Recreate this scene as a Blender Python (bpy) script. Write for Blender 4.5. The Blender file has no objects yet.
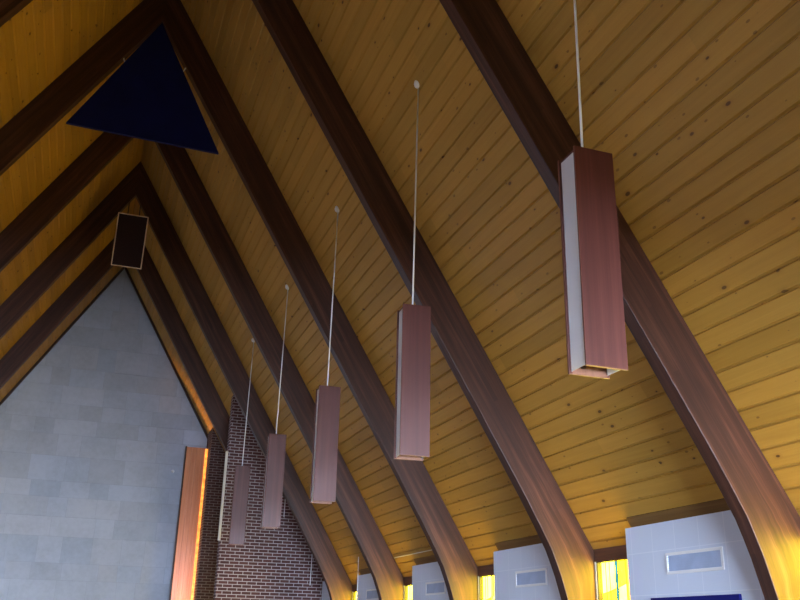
import bpy, bmesh, math, random
from mathutils import Vector, Matrix
random.seed(7)
S = bpy.context.scene
C = S.collection
PI = math.pi

# ------------------------------------------------------------------ layout (metres; ridge above x = 0, nave runs along +y)
SL = 1.66534                      # roof slope dz/dx
RZ = 11.528                       # deck height at the ridge
IZ = 10.676                       # underside of the arches at the ridge
BAY = 3.2
Y0 = 5.793                        # near face of the first arch in view
ARCH_W = 0.150
WALL_Y = 25.15
BACK_Y = -7.0
WX = 5.40                         # inner face of the low side walls
CT = 1 / math.sqrt(1 + SL * SL); ST = SL * CT
def deck_z(x): return RZ - SL * abs(x)

# ------------------------------------------------------------------ node helpers
class NT:
    def __init__(s, name, rough=0.5, spec=0.5):
        s.m = bpy.data.materials.new(name); s.m.use_nodes = True
        s.t = s.m.node_tree; s.b = s.t.nodes['Principled BSDF']
        s.b.inputs['Roughness'].default_value = rough
        s.b.inputs['Specular IOR Level'].default_value = spec
    def n(s, typ, **kw):
        nd = s.t.nodes.new(typ)
        for k, v in kw.items():
            if hasattr(nd, k): setattr(nd, k, v)
            else: nd.inputs[k].default_value = v
        return nd
    def l(s, a, b): s.t.links.new(a, b)
    def math(s, op, a, b=None, c=None, clamp=False):
        nd = s.t.nodes.new('ShaderNodeMath'); nd.operation = op; nd.use_clamp = clamp
        for i, v in enumerate((a, b, c)):
            if v is None: continue
            if isinstance(v, (int, float)): nd.inputs[i].default_value = v
            else: s.l(v, nd.inputs[i])
        return nd.outputs[0]
    def comb(s, x, y, z=0.0):
        nd = s.t.nodes.new('ShaderNodeCombineXYZ')
        for i, v in enumerate((x, y, z)):
            if isinstance(v, (int, float)): nd.inputs[i].default_value = v
            else: s.l(v, nd.inputs[i])
        return nd.outputs[0]
    def sep(s, v):
        nd = s.t.nodes.new('ShaderNodeSeparateXYZ'); s.l(v, nd.inputs[0]); return nd.outputs
    def ramp(s, fac, stops):
        nd = s.t.nodes.new('ShaderNodeValToRGB'); cr = nd.color_ramp
        while len(cr.elements) < len(stops): cr.elements.new(0.5)
        for e, (p, c) in zip(cr.elements, stops):
            e.position = p; e.color = (*c, 1) if len(c) == 3 else c
        s.l(fac, nd.inputs[0]); return nd.outputs[0]
    def mix(s, fac, a, b, mode='MIX'):
        nd = s.t.nodes.new('ShaderNodeMix'); nd.data_type = 'RGBA'; nd.blend_type = mode
        for idx, v in ((0, fac), (6, a), (7, b)):
            if isinstance(v, (int, float)): nd.inputs[idx].default_value = v
            elif isinstance(v, tuple): nd.inputs[idx].default_value = (*v, 1) if len(v) == 3 else v
            else: s.l(v, nd.inputs[idx])
        return nd.outputs[2]
    def noise(s, vec, scale, detail=3, rough=0.55, dist=0.0):
        nd = s.n('ShaderNodeTexNoise'); s.l(vec, nd.inputs['Vector'])
        nd.inputs['Scale'].default_value = scale; nd.inputs['Detail'].default_value = detail
        nd.inputs['Roughness'].default_value = rough; nd.inputs['Distortion'].default_value = dist
        return nd.outputs[0]
    def color(s, c): 
        if isinstance(c, tuple): s.b.inputs['Base Color'].default_value = (*c, 1)
        else: s.l(c, s.b.inputs['Base Color'])
    def bump(s, h, strength=0.3, dist=0.01):
        nd = s.n('ShaderNodeBump'); nd.inputs['Strength'].default_value = strength; nd.inputs['Distance'].default_value = dist
        s.l(h, nd.inputs['Height']); s.l(nd.outputs[0], s.b.inputs['Normal'])
    def rough(s, v): s.l(v, s.b.inputs['Roughness'])

PL, PO = 0.179, 0.024             # plank width up the slope and offset from the ridge

def mat_deck():
    k = NT('pine_deck', 0.5, 0.25)
    uv = k.n('ShaderNodeUVMap'); u, v, _ = k.sep(uv.outputs[0])
    row = k.math('FLOOR', k.math('DIVIDE', k.math('SUBTRACT', v, PO), PL))
    wn = k.n('ShaderNodeTexWhiteNoise', noise_dimensions='1D'); k.l(row, wn.inputs['W'])
    off = k.math('MULTIPLY', wn.outputs[0], 37.0)
    uu = k.math('ADD', u, off)
    # boards in lengths along the row
    brd = k.math('FLOOR', k.math('DIVIDE', uu, 4.1))
    wn2 = k.n('ShaderNodeTexWhiteNoise', noise_dimensions='2D'); k.l(k.comb(row, brd), wn2.inputs['Vector'])
    g1 = k.noise(k.comb(k.math('MULTIPLY', uu, 0.8), k.math('MULTIPLY', v, 22.0)), 1.0, 4, 0.6, 0.6)
    g2 = k.noise(k.comb(k.math('MULTIPLY', uu, 2.5), k.math('MULTIPLY', v, 110.0)), 1.0, 2, 0.6)
    base = k.ramp(k.math('ADD', k.math('MULTIPLY', g1, 0.75), k.math('MULTIPLY', g2, 0.25)),
                  [(0.30, (0.385, 0.208, 0.036)), (0.52, (0.43, 0.238, 0.043)), (0.72, (0.47, 0.27, 0.052))])
    tint = k.ramp(wn2.outputs[0], [(0.0, (0.86, 0.84, 0.78)), (0.5, (1.0, 1.0, 1.0)), (1.0, (1.10, 1.06, 1.04))])
    base = k.mix(1.0, base, tint, 'MULTIPLY')
    # knots
    def knots(su, sv, lo, rad, seed):
        vo = k.n('ShaderNodeTexVoronoi', voronoi_dimensions='2D'); vo.inputs['Scale'].default_value = 1.0
        k.l(k.comb(k.math('ADD', k.math('MULTIPLY', uu, su), seed), k.math('MULTIPLY', v, sv)), vo.inputs['Vector'])
        cs = k.n('ShaderNodeSeparateColor'); k.l(vo.outputs['Color'], cs.inputs[0])
        r = k.math('MULTIPLY', k.math('SUBTRACT', cs.outputs[0], lo, clamp=True), rad / (1 - lo))
        r = k.math('MULTIPLY', r, 1.0)
        d = k.math('SUBTRACT', r, vo.outputs['Distance'])
        core = k.math('MULTIPLY', d, 45.0, clamp=True)
        halo = k.math('MULTIPLY', k.math('ADD', d, k.math('MULTIPLY', r, 1.4)), 7.0, clamp=True)
        return core, k.math('MULTIPLY', halo, k.math('GREATER_THAN', cs.outputs[0], lo))
    c1, h1 = knots(2.3, 4.6, 0.57, 0.085, 3.3)
    c2, h2 = knots(3.4, 7.2, 0.64, 0.10, 11.7)
    base = k.mix(k.math('MULTIPLY', h1, 0.38), base, (0.22, 0.085, 0.016))
    base = k.mix(k.math('MULTIPLY', c1, 0.85), base, (0.060, 0.021, 0.005))
    base = k.mix(k.math('MULTIPLY', c2, 0.60), base, (0.09, 0.034, 0.008))
    k.color(base)
    k.bump(g2, 0.12, 0.004)
    return k.m

def mat_wood(name, c0, c1, c2, rough=0.35, spec=0.5, use_uv=True, long_axis=2, fine=60.0, lam=0.0, streak=0.5, coat=0.0):
    k = NT(name, rough, spec)
    if use_uv:
        uv = k.n('ShaderNodeUVMap'); u, v, _ = k.sep(uv.outputs[0])
        oi = k.n('ShaderNodeObjectInfo'); uu = k.math('ADD', u, k.math('MULTIPLY', oi.outputs['Random'], 31.0)); w = 0.0
    else:
        tc = k.n('ShaderNodeTexCoord'); xyz = k.sep(tc.outputs['Object'])
        ax = [0, 1, 2]; ax.remove(long_axis)
        oi = k.n('ShaderNodeObjectInfo')
        uu = k.math('ADD', xyz[long_axis], k.math('MULTIPLY', oi.outputs['Random'], 31.0)); v = xyz[ax[0]]; w = xyz[ax[1]]
    wz = w if isinstance(w, float) else k.math('MULTIPLY', w, fine * 0.35)
    g1 = k.noise(k.comb(k.math('MULTIPLY', uu, 0.55), k.math('MULTIPLY', v, fine * 0.35), wz), 1.0, 4, 0.6, 0.5)
    g2 = k.noise(k.comb(k.math('MULTIPLY', uu, 2.2), k.math('MULTIPLY', v, fine * 2.2), wz), 1.0, 2, 0.6)
    f = k.math('ADD', k.math('MULTIPLY', g1, 1 - streak * 0.5), k.math('MULTIPLY', g2, streak * 0.5))
    col = k.ramp(f, [(0.33, c0), (0.52, c1), (0.70, c2)])
    if lam > 0:
        r = k.math('FLOOR', k.math('DIVIDE', v, lam))
        seg = k.math('FLOOR', k.math('DIVIDE', k.math('ADD', uu, k.math('MULTIPLY', r, 1.37)), 3.3))
        wn = k.n('ShaderNodeTexWhiteNoise', noise_dimensions='2D'); k.l(k.comb(r, seg), wn.inputs['Vector'])
        col = k.mix(1.0, col, k.ramp(wn.outputs[0], [(0, (0.72, 0.70, 0.70)), (1, (1.25, 1.2, 1.18))]), 'MULTIPLY')
        fr = k.math('FRACT', k.math('DIVIDE', v, lam))
        ln = k.math('LESS_THAN', fr, 0.05)
        col = k.mix(k.math('MULTIPLY', ln, 0.35), col, (0.02, 0.008, 0.005))
    k.color(col); k.bump(g2, 0.10, 0.003)
    if coat:
        k.b.inputs['Coat Weight'].default_value = coat; k.b.inputs['Coat Roughness'].default_value = 0.25
    return k.m

def mat_brick(name, b0, b1, mort, axis='xz'):
    k = NT(name, 0.85, 0.3)
    tc = k.n('ShaderNodeTexCoord'); ge = k.n('ShaderNodeNewGeometry')
    x, y, z = k.sep(tc.outputs['Object'])
    nx = k.math('ABSOLUTE', k.sep(ge.outputs['Normal'])[0])
    side = k.math('GREATER_THAN', nx, 0.7)
    h = k.math('ADD', k.math('MULTIPLY', x, k.math('SUBTRACT', 1.0, side)), k.math('MULTIPLY', y, side))
    br = k.n('ShaderNodeTexBrick'); br.offset = 0.5
    k.l(k.comb(h, z), br.inputs['Vector'])
    br.inputs['Scale'].default_value = 1.0
    br.inputs['Brick Width'].default_value = 0.212; br.inputs['Row Height'].default_value = 0.0705
    br.inputs['Mortar Size'].default_value = 0.0085; br.inputs['Mortar Smooth'].default_value = 0.15
    br.inputs['Bias'].default_value = 0.0
    br.inputs['Color1'].default_value = (*b0, 1); br.inputs['Color2'].default_value = (*b1, 1); br.inputs['Mortar'].default_value = (*mort, 1)
    n = k.noise(tc.outputs['Object'], 1.2, 3)
    col = k.mix(1.0, br.outputs[0], k.ramp(n, [(0.3, (0.85, 0.85, 0.85)), (0.7, (1.12, 1.1, 1.1))]), 'MULTIPLY')
    k.color(col); k.bump(k.math('SUBTRACT', 1.0, br.outputs['Fac']), 0.5, 0.008)
    return k.m

def mat_plain(name, c, rough=0.5, spec=0.5, metal=0.0, nz=0.08, scale=6.0):
    k = NT(name, rough, spec); k.b.inputs['Metallic'].default_value = metal
    tc = k.n('ShaderNodeTexCoord'); n = k.noise(tc.outputs['Object'], scale, 3)
    lo = tuple(x * (1 - nz) for x in c); hi = tuple(min(1, x * (1 + nz)) for x in c)
    k.color(k.ramp(n, [(0.3, lo), (0.7, hi)])); return k.m

def mat_stone():
    k = NT('ashlar_stone', 0.75, 0.3)
    at = k.n('ShaderNodeAttribute', attribute_name='tint'); tc = k.n('ShaderNodeTexCoord')
    n = k.noise(tc.outputs['Object'], 1.3, 5, 0.6); n2 = k.noise(tc.outputs['Object'], 9.0, 4, 0.65)
    f = k.math('ADD', k.math('MULTIPLY', n, 0.6), k.math('MULTIPLY', n2, 0.4))
    col = k.ramp(f, [(0.3, (0.38, 0.41, 0.46)), (0.55, (0.45, 0.485, 0.55)), (0.75, (0.49, 0.525, 0.585))])
    k.color(k.mix(1.0, col, at.outputs['Color'], 'MULTIPLY')); k.bump(n2, 0.25, 0.01)
    return k.m

def mat_block():
    k = NT('painted_block', 0.55, 0.35)
    tc = k.n('ShaderNodeTexCoord'); x, y, z = k.sep(tc.outputs['Object'])
    br = k.n('ShaderNodeTexBrick'); br.offset = 0.0
    k.l(k.comb(y, z), br.inputs['Vector']); br.inputs['Scale'].default_value = 1.0
    br.inputs['Brick Width'].default_value = 0.36; br.inputs['Row Height'].default_value = 0.40
    br.inputs['Mortar Size'].default_value = 0.006; br.inputs['Mortar Smooth'].default_value = 0.5
    br.inputs['Color1'].default_value = (0.60, 0.66, 0.77, 1); br.inputs['Color2'].default_value = (0.62, 0.68, 0.79, 1)
    br.inputs['Mortar'].default_value = (0.70, 0.75, 0.84, 1)
    k.color(br.outputs[0]); k.bump(k.noise(tc.outputs['Object'], 60.0, 2), 0.1, 0.003); return k.m

def mat_emit(name, c, strength, nz=0.25, scale=5.0, rough=0.3):
    k = NT(name, rough, 0.5)
    tc = k.n('ShaderNodeTexCoord'); n = k.noise(tc.outputs['Object'], scale, 3)
    lo = tuple(x * (1 - nz) for x in c); hi = tuple(x * (1 + nz) for x in c)
    col = k.ramp(n, [(0.3, lo), (0.7, hi)])
    k.color(tuple(x * 0.5 for x in c))
    k.l(col, k.b.inputs['Emission Color']); k.b.inputs['Emission Strength'].default_value = strength
    return k.m

# ------------------------------------------------------------------ light levels
YEL = 31.0      # yellow stained glass
COOL = 3.6     # invented cool windows in the unseen left wall
REAR = 155.0     # invented entrance window, added cool daylight from behind the camera
CHAN = 9.0     # invented chancel window in the left wall, added to light the stone

M = {}
M['deck'] = mat_deck()
M['arch'] = mat_wood('laminated_timber', (0.026, 0.0095, 0.0055), (0.054, 0.020, 0.0115), (0.115, 0.048, 0.030), 0.47, 0.42, True, fine=40.0, lam=0.055, streak=0.55)
M['lampwood'] = mat_wood('mahogany_veneer', (0.064, 0.015, 0.011), (0.090, 0.023, 0.017), (0.125, 0.036, 0.027), 0.47, 0.55, False, 2, fine=55.0, streak=0.4)
M['lampedge'] = mat_wood('veneer_edge', (0.17, 0.075, 0.045), (0.22, 0.10, 0.062), (0.26, 0.13, 0.08), 0.4, 0.4, False, 2, fine=60.0)
M['sideedge'] = mat_wood('veneer_side', (0.12, 0.04, 0.026), (0.16, 0.055, 0.036), (0.20, 0.075, 0.05), 0.5, 0.5, False, 2, fine=60.0)
M['shadebrown'] = mat_wood('shadow_brown', (0.15, 0.075, 0.022), (0.19, 0.10, 0.030), (0.23, 0.125, 0.04), 0.6, 0.25, False, 1, fine=60.0)  # brown that stands for shadow on the planks
M['header'] = mat_wood('header_timber', (0.060, 0.024, 0.013), (0.10, 0.042, 0.022), (0.15, 0.066, 0.034), 0.45, 0.4, False, 1, fine=60.0)
M['trim'] = mat_plain('dark_trim', (0.045, 0.024, 0.016), 0.6, 0.3)
k = NT('opal_acrylic', 0.35, 0.5); k.color((0.86, 0.86, 0.86))
_tr = k.n('ShaderNodeBsdfTranslucent'); _tr.inputs[0].default_value = (0.85, 0.84, 0.82, 1)
_mx = k.n('ShaderNodeMixShader'); _mx.inputs[0].default_value = 0.30
k.l(k.b.outputs[0], _mx.inputs[1]); k.l(_tr.outputs[0], _mx.inputs[2]); k.l(_mx.outputs[0], k.t.nodes['Material Output'].inputs[0])
M['acrylic'] = k.m
M['white'] = mat_plain('white_enamel', (0.80, 0.80, 0.80), 0.35, 0.5, nz=0.02)
M['cream'] = mat_plain('cream_paint', (0.75, 0.70, 0.60), 0.5, 0.4, nz=0.04)
M['brass'] = mat_plain('dark_bronze', (0.05, 0.03, 0.025), 0.5, 0.4, metal=0.3)
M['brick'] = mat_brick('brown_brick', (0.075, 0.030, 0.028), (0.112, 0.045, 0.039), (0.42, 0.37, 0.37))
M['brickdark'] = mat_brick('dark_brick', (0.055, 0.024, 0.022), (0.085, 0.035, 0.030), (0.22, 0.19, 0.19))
M['slab'] = mat_wood('varnished_plank', (0.40, 0.165, 0.075), (0.50, 0.22, 0.105), (0.60, 0.29, 0.15), 0.3, 0.5, False, 2, fine=28.0, streak=0.2)
M['stone'] = mat_stone()
M['block'] = mat_block()
M['navy'] = mat_plain('navy_felt', (0.004, 0.006, 0.062), 0.9, 0.15, nz=0.15, scale=3.0)
M['blueboard'] = mat_plain('blue_felt', (0.010, 0.012, 0.14), 0.85, 0.2, nz=0.1)
M['grille'] = mat_plain('speaker_cloth', (0.020, 0.009, 0.010), 0.9, 0.2, nz=0.2, scale=40.0)
M['cabinet'] = mat_plain('speaker_cabinet', (0.030, 0.016, 0.012), 0.7, 0.3)
M['palewood'] = mat_plain('pale_wood', (0.60, 0.44, 0.32), 0.5, 0.4)
M['ventgrey'] = mat_plain('vent_grey', (0.40, 0.47, 0.62), 0.5, 0.3)
M['plaster'] = mat_plain('plaster', (0.62, 0.60, 0.56), 0.8, 0.3, scale=2.0)
M['carpet'] = mat_plain('carpet', (0.125, 0.102, 0.078), 0.95, 0.1, nz=0.15, scale=30.0)
M['lead'] = mat_plain('lead_came', (0.03, 0.028, 0.025), 0.5, 0.4)
M['y1'] = mat_emit('glass_pale_yellow', (1.0, 0.78, 0.022), YEL)
M['y2'] = mat_emit('glass_yellow', (1.0, 0.62, 0.004), YEL * 0.8)
M['y3'] = mat_emit('glass_amber', (1.0, 0.40, 0.006), YEL * 0.5)
M['teal'] = mat_emit('glass_teal', (0.04, 0.30, 0.34), 1.6)
M['cool'] = mat_emit('added_lavender_glass', (0.55, 0.68, 1.0), COOL, 0.2, 3.0)
M['day'] = mat_emit('added_entrance_glass', (0.62, 0.76, 1.0), REAR, 0.1, 2.0)
M['chan'] = mat_emit('added_chancel_glass', (0.62, 0.74, 1.0), CHAN, 0.15, 2.0)

M['glow'] = mat_emit('amber_lamp', (1.0, 0.33, 0.05), 1.5, 0.6, 7.0)
# ------------------------------------------------------------------ mesh helpers
def obj(name, bm, mat, parent=None, loc=None, bevel=0.0, smooth=False):
    bmesh.ops.recalc_face_normals(bm, faces=bm.faces[:])
    me = bpy.data.meshes.new(name); bm.to_mesh(me); bm.free()
    for m in (mat if isinstance(mat, (list, tuple)) else [mat]): me.materials.append(m)
    if smooth:
        for p in me.polygons: p.use_smooth = True
    o = bpy.data.objects.new(name, me); C.objects.link(o)
    if parent: o.parent = parent
    if loc: o.location = loc
    if bevel:
        md = o.modifiers.new('bevel', 'BEVEL'); md.width = bevel; md.segments = 2; md.limit_method = 'ANGLE'; md.angle_limit = math.radians(40)
    return o
def box(bm, x0, x1, y0, y1, z0, z1, mi=0):
    v = [bm.verts.new(p) for p in ((x0,y0,z0),(x1,y0,z0),(x1,y1,z0),(x0,y1,z0),(x0,y0,z1),(x1,y0,z1),(x1,y1,z1),(x0,y1,z1))]
    for f in ((0,1,2,3),(4,5,6,7),(0,1,5,4),(1,2,6,5),(2,3,7,6),(3,0,4,7)):
        fc = bm.faces.new([v[i] for i in f]); fc.material_index = mi
def bx(*a): bm = bmesh.new(); box(bm, *a); return bm
def prism(bm, pts, y0, y1):                       # polygon in xz pushed along y
    a = [bm.verts.new((x, y0, z)) for x, z in pts]; b = [bm.verts.new((x, y1, z)) for x, z in pts]
    bm.faces.new(a); bm.faces.new(b[::-1])
    for i in range(len(pts)):
        j = (i + 1) % len(pts); bm.faces.new((a[i], a[j], b[j], b[i]))
def tube(bm, p0, p1, r, n=10):
    p0, p1 = Vector(p0), Vector(p1); d = (p1 - p0).normalized()
    a = d.orthogonal().normalized(); b = d.cross(a)
    r0 = [bm.verts.new(p0 + a * r * math.cos(t) + b * r * math.sin(t)) for t in [2*PI*i/n for i in range(n)]]
    r1 = [bm.verts.new(p1 + a * r * math.cos(t) + b * r * math.sin(t)) for t in [2*PI*i/n for i in range(n)]]
    for i in range(n): bm.faces.new((r0[i], r0[(i+1)%n], r1[(i+1)%n], r1[i]))
    bm.faces.new(r0[::-1]); bm.faces.new(r1)
def lathe(bm, prof, n=20, c=(0,0,0)):             # profile of (radius, z)
    rings = []
    for r, z in prof:
        if r < 1e-6: rings.append([bm.verts.new((c[0], c[1], c[2] + z))])
        else: rings.append([bm.verts.new((c[0] + r*math.cos(2*PI*i/n), c[1] + r*math.sin(2*PI*i/n), c[2] + z)) for i in range(n)])
    for a, b in zip(rings, rings[1:]):
        for i in range(n):
            j = (i + 1) % n
            if len(a) == 1: bm.faces.new((a[0], b[i], b[j]))
            elif len(b) == 1: bm.faces.new((a[i], a[j], b[0]))
            else: bm.faces.new((a[i], a[j], b[j], b[i]))
def tag(o, label=None, cat=None, group=None, kind=None):
    if label: o['label'] = label
    if cat: o['category'] = cat
    if group: o['group'] = group
    if kind: o['kind'] = kind
    return o
def thing(name, label, cat, loc=(0,0,0), group=None, kind=None):
    o = bpy.data.objects.new(name, None); C.objects.link(o); o.location = loc; o.empty_display_size = 0.2
    return tag(o, label, cat, group, kind)
def struct(o, label=None, cat=None): return tag(o, label, cat, None, 'structure')
def copy_tree(o, parent=None):
    c = o.copy(); C.objects.link(c)
    if parent: c.parent = parent
    for ch in [x for x in bpy.data.objects if x.parent == o]: copy_tree(ch, c)
    return c

# ------------------------------------------------------------------ floor, low side walls, gables
struct(obj('floor', bx(-6.2, 6.2, BACK_Y - 0.3, WALL_Y + 0.3, -0.15, 0.0), M['carpet']), 'brown carpeted floor of the nave', 'floor')

arches_y = [Y0 + BAY * k for k in range(-3, 6)]
WZ0, WZ1 = 0.75, 2.40
def side_wall(name, sg, opens):
    bm = bmesh.new()
    def b(y0, y1, z0, z1):
        xa, xb = sorted((sg * WX, sg * (WX + 0.22))); box(bm, xa, xb, y0, y1, z0, z1)
    y = BACK_Y - 0.25
    for (a, c, z0, z1) in opens:
        b(y, a, 0, deck_z(WX) - 0.135); b(a, c, 0, z0)
        y = c
    b(y, WALL_Y + 0.25, 0, deck_z(WX) - 0.135)
    return struct(obj(name, bm, M['plaster']), f'low plaster side wall on the {"right" if sg > 0 else "left"} under the roof', 'wall')
ropen = [(ay + 2.05, ay + BAY - 0.02, WZ0, WZ1) for ay in arches_y[:-1]]
side_wall('wall_right', 1, ropen)
lopen = [(ay + 0.45, ay + BAY - 0.30, WZ0, WZ1) for ay in arches_y]
side_wall('wall_left', -1, lopen)
for i, sg in enumerate((1, -1)):
    bm = bmesh.new(); xa, xb = sorted((sg * WX, sg * (WX + 0.22)))
    z0 = WZ1; zi, zo = deck_z(WX) + 0.004, deck_z(WX + 0.22)
    pts = [(sg * WX, z0), (sg * (WX + 0.22), z0), (sg * (WX + 0.22), max(z0 + .002, zo)), (sg * WX, zi)]
    prism(bm, pts, BACK_Y - 0.25, WALL_Y + 0.25)
    struct(obj(f'trim_{i+1}', bm, M['header']), f'brown timber header over the {"right" if sg > 0 else "left"} hand windows', 'trim')

# rear gable with the invented entrance window (behind the camera)
bm = bmesh.new()
for xa, xb, sg in ((-2.0, 0, -1), (4.6, 0, 1)):
    prism(bm, [(sg * (WX + .2), 0), (xa, 0), (xa, 2.4), (0, 2.4), (0, RZ + .02), (sg * (WX + .2), deck_z(WX + .2))], BACK_Y - 0.25, BACK_Y)
box(bm, -2.0, 4.6, BACK_Y - 0.25, BACK_Y, 0, 0.25)
struct(obj('wall_rear', bm, M['plaster']), 'plaster entrance gable opposite the stone wall', 'wall')

struct(obj('trim_4', bx(-WX + .01, WX - .01, BACK_Y + .01, -1.0, 2.45, 2.8), M['plaster']), 'invented loft slab that keeps the entrance light low', 'loft')  # added unseen slab, cuts the rear light on its way up

# stone end gable: real blocks of slightly different projection
bm = bmesh.new(); tl = bm.loops.layers.float_color.new('tint')
z = -0.05; rnd = random.Random(21)
while z < RZ:
    h = rnd.choice((0.42, 0.50, 0.58, 0.66)); x = -5.6 - rnd.random() * 0.5
    while x < 5.6:
        w = rnd.choice((0.48, 0.6, 0.74, 0.9, 1.1))
        n0 = len(bm.faces); pr = rnd.choice((0, 0, 0, 0.006, 0.010, 0.016)); g = 0.004
        bm.faces.ensure_lookup_table()
        box(bm, x + g, x + w - g, WALL_Y - pr, WALL_Y + 0.2, z + g, z + h - g)
        bm.faces.ensure_lookup_table()
        t = 0.91 + rnd.random() * 0.15; wv = rnd.uniform(-0.028, 0.028)
        for f in bm.faces[n0:]:
            for lp in f.loops: lp[tl] = (t + wv, t, t - wv, 1)
        x += w
    z += h
n0 = len(bm.faces)
box(bm, -5.7, 5.7, WALL_Y + 0.006, WALL_Y + 0.25, -0.05, RZ + .1); bm.faces.ensure_lookup_table()
for f in bm.faces[n0:]:
    for lp in f.loops: lp[tl] = (0.84, 0.84, 0.85, 1)
for sg in (1, -1):
    g = bm.verts[:] + bm.edges[:] + bm.faces[:]
    bmesh.ops.bisect_plane(bm, geom=g, plane_co=(0, 0, RZ + 0.01), plane_no=(sg * ST, 0, CT), clear_outer=True)
struct(obj('wall_back', bm, M['stone']), 'tall pale grey stone block gable wall', 'wall')
bm = bmesh.new()
for sg in (1, -1):
    q = [(0, RZ - .002), (sg * 5.5, deck_z(5.5) - .002), (sg * 5.5, deck_z(5.5) - 0.11), (0, RZ - 0.11)]
    prism(bm, q, WALL_Y - 0.10, WALL_Y - 0.02)
struct(obj('trim_3', bm, M['trim']), 'dark trim strip along the roof edge of the stone gable', 'trim')

# ------------------------------------------------------------------ plank ceiling, both slopes, real V grooves
bm = bmesh.new(); uvl = bm.loops.layers.uv.new('UVMap')
ya, yb = BACK_Y - 0.25, WALL_Y + 0.25
SEND = (WX + 0.30) / CT
for sg in (1, -1):
    prof = [(0.0, 0.0)]
    s = PO
    while s < SEND:
        prof += [(s - 0.017, 0.0), (s - 0.003, 0.017), (s + 0.003, 0.017), (s + 0.013, 0.0)]; s += PL
    prof.append((SEND, 0.0))
    prof = [p for p in prof if p[0] >= 0]
    prof.sort(key=lambda p: p[0])
    def P(s, d, y): return (sg * (s * CT + d * ST), y, RZ - s * ST + d * CT)
    A = [bm.verts.new(P(s, d, ya)) for s, d in prof]; B = [bm.verts.new(P(s, d, yb)) for s, d in prof]
    for i in range(len(prof) - 1):
        f = bm.faces.new((A[i], A[i+1], B[i+1], B[i]))
        for lp in f.loops:
            v = lp.vert; ii = i if v in (A[i], B[i]) else i + 1
            lp[uvl].uv = (v.co.y + (200 if sg < 0 else 0), prof[ii][0])
    # back of the boards
    T = [bm.verts.new(P(0 if k == 0 else SEND, 0.10, y)) for k in (0, 1) for y in (ya, yb)]
    bm.faces.new((T[0], T[1], T[3], T[2]))
me = bpy.data.meshes.new('ceiling'); bm.to_mesh(me); bm.free(); me.materials.append(M['deck'])
ceil = bpy.data.objects.new('ceiling', me); C.objects.link(ceil)
struct(ceil, 'steep knotty pine plank ceiling on both slopes', 'ceiling')

# ------------------------------------------------------------------ laminated arches
def arch_bm():
    # right half from floor to ridge as pairs (inner, outer)
    inner_low = [(5.20, 0.0), (5.20, 0.75), (5.175, 1.10), (5.128, 1.5), (5.095, 1.72), (5.055, 1.93), (4.972, 2.22), (4.918, 2.37), (4.862, 2.515), (4.735, 2.755), (4.545, 3.095)]
    outer_low = [(5.46, 0.0), (5.46, 0.75), (5.46, 1.10), (5.46, 1.5), (5.46, 1.75), (5.46, 2.05), (5.46, 2.43), (5.40, 2.53), (5.34, 2.632), (5.19, 2.885), (4.98, 3.232)]
    n = 12; xs_i, xs_o = inner_low[-1][0], outer_low[-1][0]
    up = [((xs_i * (1 - t), IZ - SL * xs_i * (1 - t)), (xs_o * (1 - t), RZ - SL * xs_o * (1 - t))) for t in [i / n for i in range(1, n + 1)]]
    half = list(zip(inner_low, outer_low)) + up
    full = half + [((-a[0], a[1]), (-b[0], b[1])) for a, b in half[-2::-1]]
    bm = bmesh.new(); uvl = bm.loops.layers.uv.new('UVMap')
    L = [0.0]
    for (a, b), (c, d) in zip(full, full[1:]):
        L.append(L[-1] + math.hypot((a[0]+b[0]-c[0]-d[0])/2, (a[1]+b[1]-c[1]-d[1])/2))
    V = []
    for a, b in full:
        V.append([bm.verts.new((a[0], 0, a[1])), bm.verts.new((b[0], 0, b[1])), bm.verts.new((b[0], ARCH_W, b[1])), bm.verts.new((a[0], ARCH_W, a[1]))])
    W = [(0, .435), (.435, .585), (.585, 1.02), (1.02, 1.17)]
    for i in range(len(full) - 1):
        for k in range(4):
            k2 = (k + 1) % 4
            f = bm.faces.new((V[i][k], V[i][k2], V[i+1][k2], V[i+1][k]))
            uvs = [(L[i], W[k][0]), (L[i], W[k][1]), (L[i+1], W[k][1]), (L[i+1], W[k][0])]
            for lp, uv in zip(f.loops, uvs): lp[uvl].uv = uv
    bm.faces.new(V[0]); bm.faces.new(V[-1][::-1])
    return bm
arch_labels = {
    -3: 'laminated timber arch farthest behind the camera by the entrance', -2: 'laminated timber arch behind the camera, second from the entrance',
    -1: 'laminated timber arch just overhead of the viewpoint, before the nearest hanging lamp',
    0: 'dark laminated timber arch directly behind the nearest and largest hanging lamp',
    1: 'dark laminated timber arch between the second and third hanging lamps, nearest but one',
    2: 'dark laminated timber arch whose peak frames the navy triangle',
    3: 'dark laminated timber arch whose peak hides behind the lower edge of the navy triangle',
    4: 'dark laminated timber arch whose peak carries the framed speaker, just before the brick wall',
    5: 'last dark laminated arch, behind the speaker and nearest the stone gable'}
a0 = None
for k in range(-3, 6):
    if a0 is None:
        a0 = obj('laminated_arch', arch_bm(), M['arch'], bevel=0.007); o = a0
    else:
        o = a0.copy(); C.objects.link(o)
    o.location = (0, Y0 + BAY * k, 0)
    tag(o, arch_labels[k], 'arch', 'laminated timber arches carrying the roof')

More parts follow.
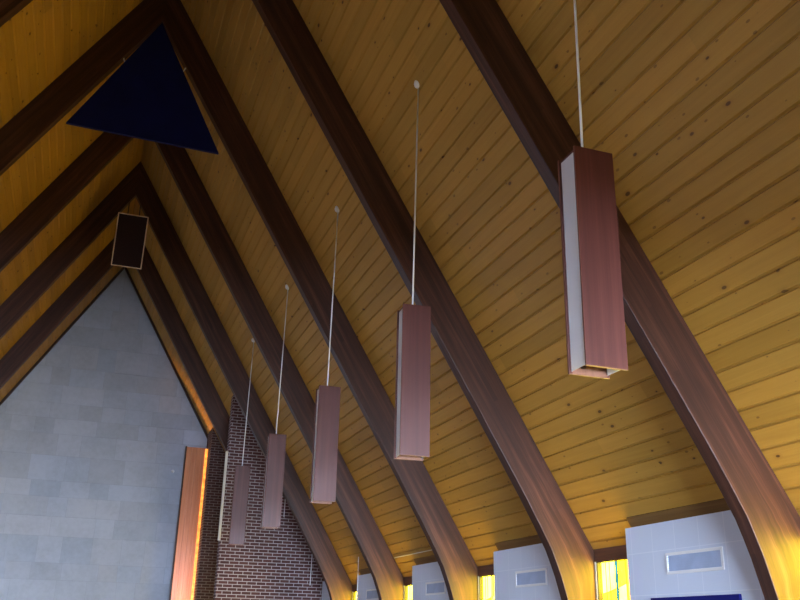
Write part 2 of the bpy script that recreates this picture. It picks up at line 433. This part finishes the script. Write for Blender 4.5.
# ------------------------------------------------------------------ white block panels before the right wall, vents, board
PX0, PX1, PZ = 5.21, 5.30, 2.665
panel_labels = ['white block wall panel beside the viewpoint, before the nearest arch', 'large white block wall panel with the dark blue board, nearest of the row',
                'white block wall panel second nearest in the row, with a plain vent', 'white block wall panel third in the row, small with a faint vent',
                'small white block wall panel behind the thin hanging cord', 'sliver of white block wall panel against the brick wall']
vent_labels = ['grey wall vent beside the viewpoint, before the nearest arch', 'grey wall vent right above the dark blue board', 'grey wall vent on the second nearest white panel', 'faint grey wall vent on the third white panel', 'tiny grey wall vent on the white panel behind the hanging cord']
def shade_strip(y1):                                          # added brown strip, stands for the shadow on the planks above a panel
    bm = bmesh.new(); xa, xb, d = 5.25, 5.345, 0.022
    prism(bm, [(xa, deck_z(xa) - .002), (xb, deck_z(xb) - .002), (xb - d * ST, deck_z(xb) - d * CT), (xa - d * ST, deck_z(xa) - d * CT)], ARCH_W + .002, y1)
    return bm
p0 = v0 = None
for i, k in enumerate(range(-1, 5)):
    y = Y0 + BAY * k
    if k == 4:
        p = obj('wall_panel', bx(PX0, PX1, ARCH_W + .002, 1.80, 0.0, PZ), M['block'])
        tag(obj('shade_strip', shade_strip(1.80), M['shadebrown'], p), 'brown strip standing for the shadow above the panel')
    elif p0 is None:
        p0 = p = obj('wall_panel', bx(PX0, PX1, ARCH_W + .002, 2.257, 0.0, PZ), M['block'], bevel=0.004)
        tag(obj('shade_strip', shade_strip(2.257), M['shadebrown'], p), 'brown strip standing for the shadow above the panel')
    else:
        p = copy_tree(p0)
    p.location = (0, y, 0); tag(p, panel_labels[i], 'wall panel', 'white block panels along the right wall')
    if k < 4:
        if v0 is None:
            v0 = v = thing('wall_vent', vent_labels[i], 'vent', group='vents in the white panels')
            bm = bmesh.new(); w, h, t = 0.385, 0.070, 0.028
            for a in ((-w - t, w + t, h, h + t), (-w - t, w + t, -h - t, -h), (-w - t, -w, -h, h), (w, w + t, -h, h)):
                box(bm, -0.014, 0, a[0], a[1], a[2], a[3])
            obj('vent_frame', bm, M['white'], v, bevel=0.003)
            bm = bmesh.new(); box(bm, -0.003, 0.0, -w, w, -h, h)
            for q in range(7):
                zc = -h + (q + 0.5) * 2 * h / 7
                box(bm, -0.010, -0.003, -w, w, zc - 0.006, zc + 0.003)
            obj('vent_grille', bm, M['ventgrey'], v)
        else: v = copy_tree(v0)
        v.location = (PX0, y + 1.175, 2.272); tag(v, vent_labels[i])
b = thing('wall_board', 'dark blue felt board under the vent of the nearest white panel', 'board', (PX0, Y0 + 1.22, 1.53))
obj('board_face', bx(-0.030, -0.004, -0.635, 0.635, -0.44, 0.44), M['blueboard'], b, bevel=0.003)

# ------------------------------------------------------------------ stained glass windows
def window(idx, y0, y1, sg, kind):
    root = thing(f'window_{idx}', None, None, (sg * (WX + 0.07), 0, 0), kind='structure')
    z0, z1 = WZ0, WZ1; t = 0.03
    def ord(a, b): return (min(a, b), max(a, b))
    bm = bmesh.new(); xa, xb = ord(-sg * 0.06, sg * 0.06)
    for a in ((y0, y0 + t, z0, z1), (y1 - t * .6, y1, z0, z1), (y0 + t, y1 - t * .6, z0, z0 + t), (y0 + t, y1 - t * .6, z1 - 0.012, z1)):
        box(bm, xa, xb, *a)
    obj('window_frame', bm, M['lead'], root)
    if kind != 'yellow':
        bm = bmesh.new(); box(bm, -0.004, 0.004, y0 + t, y1 - t * .6, z0 + t, z1 - .012); obj('glass', bm, M[kind], root)
        bm = bmesh.new()
        for q in range(1, 5):
            yy = y0 + (y1 - y0) * q / 5; box(bm, -0.008, 0.008, yy - 0.006, yy + 0.006, z0 + t, z1 - .012)
        for q in range(1, 4):
            zz = z0 + (z1 - z0) * q / 4; box(bm, -0.008, 0.008, y0 + t, y1 - t * .6, zz - 0.006, zz + 0.006)
        obj('lead_came', bm, M['lead'], root)
        return root
    # pieces between vertical cames: distances measured back from the far jamb
    top = z1 - 0.012; bot = z0 + t; yf = y1 - t * .6
    cuts = [(0.0, 0.085, 0), (0.085, 0.16, 0), (0.16, 0.275, 0), (0.275, 0.325, 3), (0.325, 0.48, 1), (0.48, 0.56, 2), (0.56, 0.74, 0), (0.74, 0.80, 3), (0.80, 1.06, 1)]
    bm = bmesh.new(); lead = bmesh.new()
    def arc(d): return 2.06 + 0.10 * (d / 0.5) ** 1.3      # sweeping lead line
    for d0, d1, mi in cuts:
        ya_, yb_ = yf - d0, max(yf - d1, y0 + t)
        if ya_ - yb_ < 0.01: continue
        for (la, lb, ha, hb, m2) in ((arc(d0), arc(d1), top, top, mi), (bot, bot, arc(d0), arc(d1), {0: 1, 1: 0, 2: 2, 3: 3}[mi])):
            bm.verts.ensure_lookup_table()
            vs = []
            for x in (-0.004, 0.004):
                vs.append([bm.verts.new(p) for p in ((x, ya_, la), (x, yb_, lb), (x, yb_, hb), (x, ya_, ha))])
            f1 = bm.faces.new(vs[0]); f2 = bm.faces.new(vs[1][::-1]); f1.material_index = f2.material_index = m2
            for i in range(4):
                j = (i + 1) % 4; f = bm.faces.new((vs[0][i], vs[0][j], vs[1][j], vs[1][i])); f.material_index = m2
        r = 0.0025 if mi != 3 else 0.005
        box(lead, -0.009, 0.009, yb_ - r, yb_ + r, bot, top)
        tube(lead, (0, ya_, arc(d0)), (0, yb_, arc(d1)), 0.006, 6)
    obj('stained_glass', bm, [M['y1'], M['y2'], M['y3'], M['teal']], root)
    obj('lead_came', lead, M['lead'], root)
    return root
n = 1
for (a, c, _, _) in ropen: window(n, a, c, 1, 'yellow'); n += 1
for i, (a, c, _, _) in enumerate(lopen):  # invented left windows, unseen panes added for cool daylight
    window(n, a, c, -1, 'chan' if i == 8 else 'cool'); n += 1
# invented entrance window, unseen source of cool daylight: gable shaped pane with mullions
w = thing(f'window_{n}', None, None, (0, BACK_Y - 0.12, 0), kind='structure')
bm = bmesh.new(); box(bm, -2.0, 4.6, -0.005, 0.005, 0.25, 2.4); obj('glass', bm, M['day'], w)
bm = bmesh.new()
for x in (-0.9, 0.2, 1.3, 2.4, 3.5): box(bm, x - .04, x + .04, -.05, .05, 0.25, 2.39)
box(bm, -2.0, 4.6, -.045, .045, 1.96, 2.02)
obj('added_mullion', bm, M['header'], w)

# ------------------------------------------------------------------ brick walls of the chancel
def brick_wall(name, x0, y0, y1, mat, label):
    x1 = WX - 0.005; e = 0.006; bm = bmesh.new()
    prism(bm, [(x0, 0), (x1, 0), (x1, deck_z(x1) - e), (x0, deck_z(x0) - e)], y0, y1)
    return struct(obj(name, bm, M[mat]), label, 'wall')
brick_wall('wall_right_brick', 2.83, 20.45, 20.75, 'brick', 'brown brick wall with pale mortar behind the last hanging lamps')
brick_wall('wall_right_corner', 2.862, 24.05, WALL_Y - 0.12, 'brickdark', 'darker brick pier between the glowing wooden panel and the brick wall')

p = thing('wooden_panel', 'tall copper-toned wooden panel lit from below beside the stone wall', 'panel', (2.53, 24.62, 0))
bm = bmesh.new(); box(bm, -0.245, 0.255, 0, 0.05, 0.0, 6.28); obj('board', bm, M['slab'], p, bevel=0.006)
bm = bmesh.new()
for x in (-0.10, 0.03, 0.16): box(bm, x - 0.009, x + 0.009, -0.016, 0.0, 0.02, 6.26)
obj('batten', bm, M['slab'], p, bevel=0.004)
bm = bmesh.new(); box(bm, -0.275, -0.245, -0.03, 0.08, 0.0, 6.29); tag(obj('shaded_side', bm, M['trim'], p), 'slab side coloured dark as if unlit')  # dark colour stands for shade on the slab's left side

tag(obj('corner_panel', bx(-0.05, 0.0, 0.0, 0.10, 0.0, 2.0), M['cream'], loc=(2.828, 20.43, 3.46), bevel=0.006), 'slim upright cream panel on the left corner of the brick wall', 'panel')

tag(obj('light_strip', bx(-0.033, 0.036, 0.0, 0.03, 0.0, 6.24), M['glow'], loc=(2.822, 24.60, 0.02)), 'thin glowing amber light strip between the wooden panel and the brick pier', 'light')
def pipe(name, label, cat, p0, p1, r=0.010, mat='white', group=None):
    bm = bmesh.new(); tube(bm, (0, 0, 0), Vector(p1) - Vector(p0), r, 8)
    return tag(obj(name, bm, M[mat], loc=p0, smooth=False), label, cat, group)
pipe('conduit', 'short white conduit on the brick wall right of the fourth lamp', 'conduit', (4.235, 20.435, 4.52), (4.23, 20.435, 4.06))
pipe('conduit', 'longer white conduit on the brick wall beside the arch', 'conduit', (4.945, 20.435, 3.30), (4.935, 20.435, 2.58), 0.009)
pipe('hanging_cord', 'thin white cord hanging from the planks before the small white panel', 'cord', (5.12, 17.3, deck_z(5.12)), (5.12, 17.3, 1.9), 0.009)
pipe('ceiling_cable', 'thin pale cable along the lowest planks above the third white panel', 'cable', (5.20, 15.36, deck_z(5.20) - .012), (5.20, 12.36, deck_z(5.20) - .012), 0.008, 'cream')
bm = bmesh.new(); lathe(bm, [(0, -0.03), (0.035, -0.025), (0.045, 0.0), (0.045, 0.012), (0, 0.012)], 14)
o = obj('wall_sensor', bm, M['white'], loc=(2.02, WALL_Y - 0.03, 5.66), smooth=True); o.rotation_euler = (PI / 2, 0, 0)
o.rotation_euler = (-PI / 2, 0, 0)
tag(o, 'tiny round white sensor on the stone wall left of the wooden panel', 'sensor')

# ------------------------------------------------------------------ navy triangle in the peak of the third arch
t = thing('triangle_panel', 'dark navy triangular panel hung in the peak of the third arch', 'panel', (0.0, Y0 + 2 * BAY + 0.045, 0))
bm = bmesh.new(); prism(bm, [(-1.145, 8.545), (1.105, 8.505), (0.003, 10.66)], 0, 0.05); obj('fabric_face', bm, M['navy'], t, bevel=0.004)
for x, z, dx in ((0.42, 9.86, .05), (-0.46, 9.80, -.05)):
    bm = bmesh.new(); tube(bm, (x, 0.03, z), (x + dx, 0.03, z + 0.11), 0.010, 6); lathe(bm, [(0, .018), (.018, 0), (0, -.018)], 8, (x + dx * .6, 0.02, z + 0.06))
    obj('hanging_hook', bm, M['white'], t)

# ------------------------------------------------------------------ framed speaker box under the ridge
t = thing('speaker_box', 'dark box speaker with a thin pale frame hung under the ridge', 'speaker', (0.008, 18.15, 8.73))
w, h, d = 0.312, 1.125, 0.30
obj('cabinet', bx(-w, w, 0.03, d, 0.0, h), M['cabinet'], t, bevel=0.006)
bm = bmesh.new(); f = 0.022
for a in ((-w, w, h - f, h), (-w, w, 0, f), (-w, -w + f, f, h - f), (w - f, w, f, h - f)): box(bm, a[0], a[1], -0.012, 0.03, a[2], a[3])
tag(obj('frame', bm, M['palewood'], t), 'pale wooden frame')
obj('grille', bx(-w + f, w - f, 0.002, 0.03, f, h - f), M['grille'], t)
bm = bmesh.new()
t.rotation_euler = (math.radians(23), 0, 0)
rot = Matrix.Rotation(math.radians(23), 3, 'X')
for x in (-0.12, 0.12):                                   # short rods up to the underside of the arch
    goal = Vector((x, Y0 + 4 * BAY + 0.06, IZ - SL * abs(x + 0.008) + 0.01)) - Vector((0, 18.15, 8.73))
    bm = bmesh.new(); tube(bm, (x, d - 0.03, h - 0.02), rot.inverted() @ goal, 0.012, 8)
    obj('hanger', bm, M['brass'], t)

# ------------------------------------------------------------------ pendant lamps
LZ0, LZ1 = 3.095, 4.545
lamp_labels = ['nearest and largest wooden box pendant with a wide white side, by the right arch', 'second nearest wooden box pendant, its round canopy highest in view',
               'third wooden box pendant from the front, between two dark arches', 'fourth wooden box pendant, its lower end before the middle of the brick wall', 'farthest and smallest wooden box pendant, dim against the brick wall']
def make_lamp():
    r = thing('pendant_lamp', 'x', 'pendant lamp', group='wooden box pendants in a row')
    hx, hy, L, pt = 0.139, 0.108, LZ1 - LZ0, 0.016         # origin at the bottom centre
    for y0, y1 in ((-hy, -hy + pt), (hy - pt, hy)):
        pn = obj('wood_panel', bx(-hx, hx, y0, y1, 0, L), M['lampwood'], r, bevel=0.0015)
        bm = bmesh.new(); box(bm, -hx + .0005, hx - .0005, y0, y1, -0.004, 0.0); tag(obj('bottom_edge', bm, M['lampedge'], pn), 'pale bottom edge')
        bm = bmesh.new(); box(bm, -hx - 0.002, -hx, y0, y1, -.004, L); obj('side_edge', bm, M['sideedge'], pn)
    bm = bmesh.new(); box(bm, -hx + .022, hx - .022, hy - pt - .002, hy - pt, 0.0, L - .03); tag(obj('inner_face', bm, M['lampedge'], pn), 'inner face coloured paler as if lit inside')  # thin lining, its pale colour stands for light inside the box
    for x0, x1 in ((-hx + 0.014, -hx + 0.019), (hx - 0.019, hx - 0.014)):
        obj('diffuser', bx(x0, x1, -hy + pt, hy - pt, 0.012, L - 0.022), M['acrylic'], r)
    obj('top_plate', bx(-hx + 0.01, hx - 0.01, -hy + pt, hy - pt, L - 0.022, L - 0.01), M['lampwood'], r)
    bm = bmesh.new(); tube(bm, (-0.05, -hy + pt, 0.045), (-0.05, hy - pt, 0.045), 0.005, 8); box(bm, -0.06, -0.04, hy - pt - .03, hy - pt, 0.036, 0.054); obj('cross_bar', bm, M['brass'], r)
    bm = bmesh.new(); lathe(bm, [(0, 0.62), (.03, 0.6), (.035, 0.3), (.02, 0.24), (.02, .2), (0, .2)], 14, (0, 0, L - 0.85)); obj('lamp_bulb', bm, M['acrylic'], r, smooth=True)
    return r
lamp_at = [(2.678, 4.36, -0.018), (2.662, 7.535, 0.010), (2.657, 10.72, 0), (2.655, 13.90, 0), (2.655, 17.07, 0)]
r0 = None
for i in range(5):
    if r0 is None: r0 = r = make_lamp()
    else: r = copy_tree(r0)
    r.location = (lamp_at[i][0], lamp_at[i][1], LZ0 + lamp_at[i][2]); r['label'] = lamp_labels[i]; r.rotation_euler = (0, 0, math.radians((0, -4, -3, -4, -6)[i]))
# rod and canopy reach the sloping deck (same for every lamp)
top = deck_z(2.65) - LZ0
lamps = [o for o in bpy.data.objects if o.name.split('.')[0] == 'pendant_lamp']
bm = bmesh.new(); tube(bm, (-0.016, 0, LZ1 - LZ0 - 0.05), (0.008, 0, top - 0.03), 0.0085, 10); rod_me = None
rod = obj('rod', bm, M['white'], lamps[0], smooth=True)
bm = bmesh.new(); lathe(bm, [(0, -0.05), (0.03, -0.046), (0.05, -0.028), (0.056, 0), (0.05, 0.03), (0, 0.05)], 20, (0.012, -0.01, top + 0.005)); can = obj('canopy', bm, M['white'], lamps[0], smooth=True)
for l in lamps[1:]:
    for o in (rod, can):
        c = o.copy(); C.objects.link(c); c.parent = l

# ------------------------------------------------------------------ lamps of the place
def spot(name, loc, aim, energy, col, size, blend=0.6, radius=0.05):
    l = bpy.data.lights.new(name, 'SPOT'); l.energy = energy; l.color = col; l.spot_size = size; l.spot_blend = blend; l.shadow_soft_size = radius
    o = bpy.data.objects.new(name, l); C.objects.link(o); o.location = loc
    o.rotation_euler = (Vector(aim) - Vector(loc)).to_track_quat('-Z', 'Y').to_euler(); return o
spot('uplight', (2.50, 24.34, 0.3), (2.70, 24.72, 4.0), 3600, (1.0, 0.50, 0.18), math.radians(22), 0.8)

# ------------------------------------------------------------------ world, camera, view
wd = bpy.data.worlds.new('World'); S.world = wd; wd.use_nodes = True
wd.node_tree.nodes['Background'].inputs[0].default_value = (0.55, 0.65, 0.85, 1); wd.node_tree.nodes['Background'].inputs[1].default_value = 0.3

cam = bpy.data.cameras.new('camera'); co = bpy.data.objects.new('camera', cam); C.objects.link(co)
cam.sensor_fit = 'HORIZONTAL'; cam.sensor_width = 36.0; cam.lens = 878.366 / 800 * 36.0; cam.clip_start = 0.05; cam.clip_end = 200
rt, up, fw = Vector((0.9431, -0.3319, 0.0208)), Vector((-0.1362, -0.3283, 0.9347)), Vector((0.3034, 0.8843, 0.3549))
fw.normalize(); rt = (rt - fw * rt.dot(fw)).normalized(); up = rt.cross(fw)
mw = Matrix((rt, up, -fw)).transposed().to_4x4(); mw.translation = (-0.0701, 0.0, 1.6)
co.matrix_world = mw; S.camera = co

S.view_settings.view_transform = 'Standard'; S.view_settings.look = 'None'
S.view_settings.exposure = 0.0; S.view_settings.gamma = 1.0; S.view_settings.use_curve_mapping = False
S.cycles.use_denoising = True
S.cycles.max_bounces = 10; S.cycles.diffuse_bounces = 6
S.cycles.sample_clamp_indirect = 8
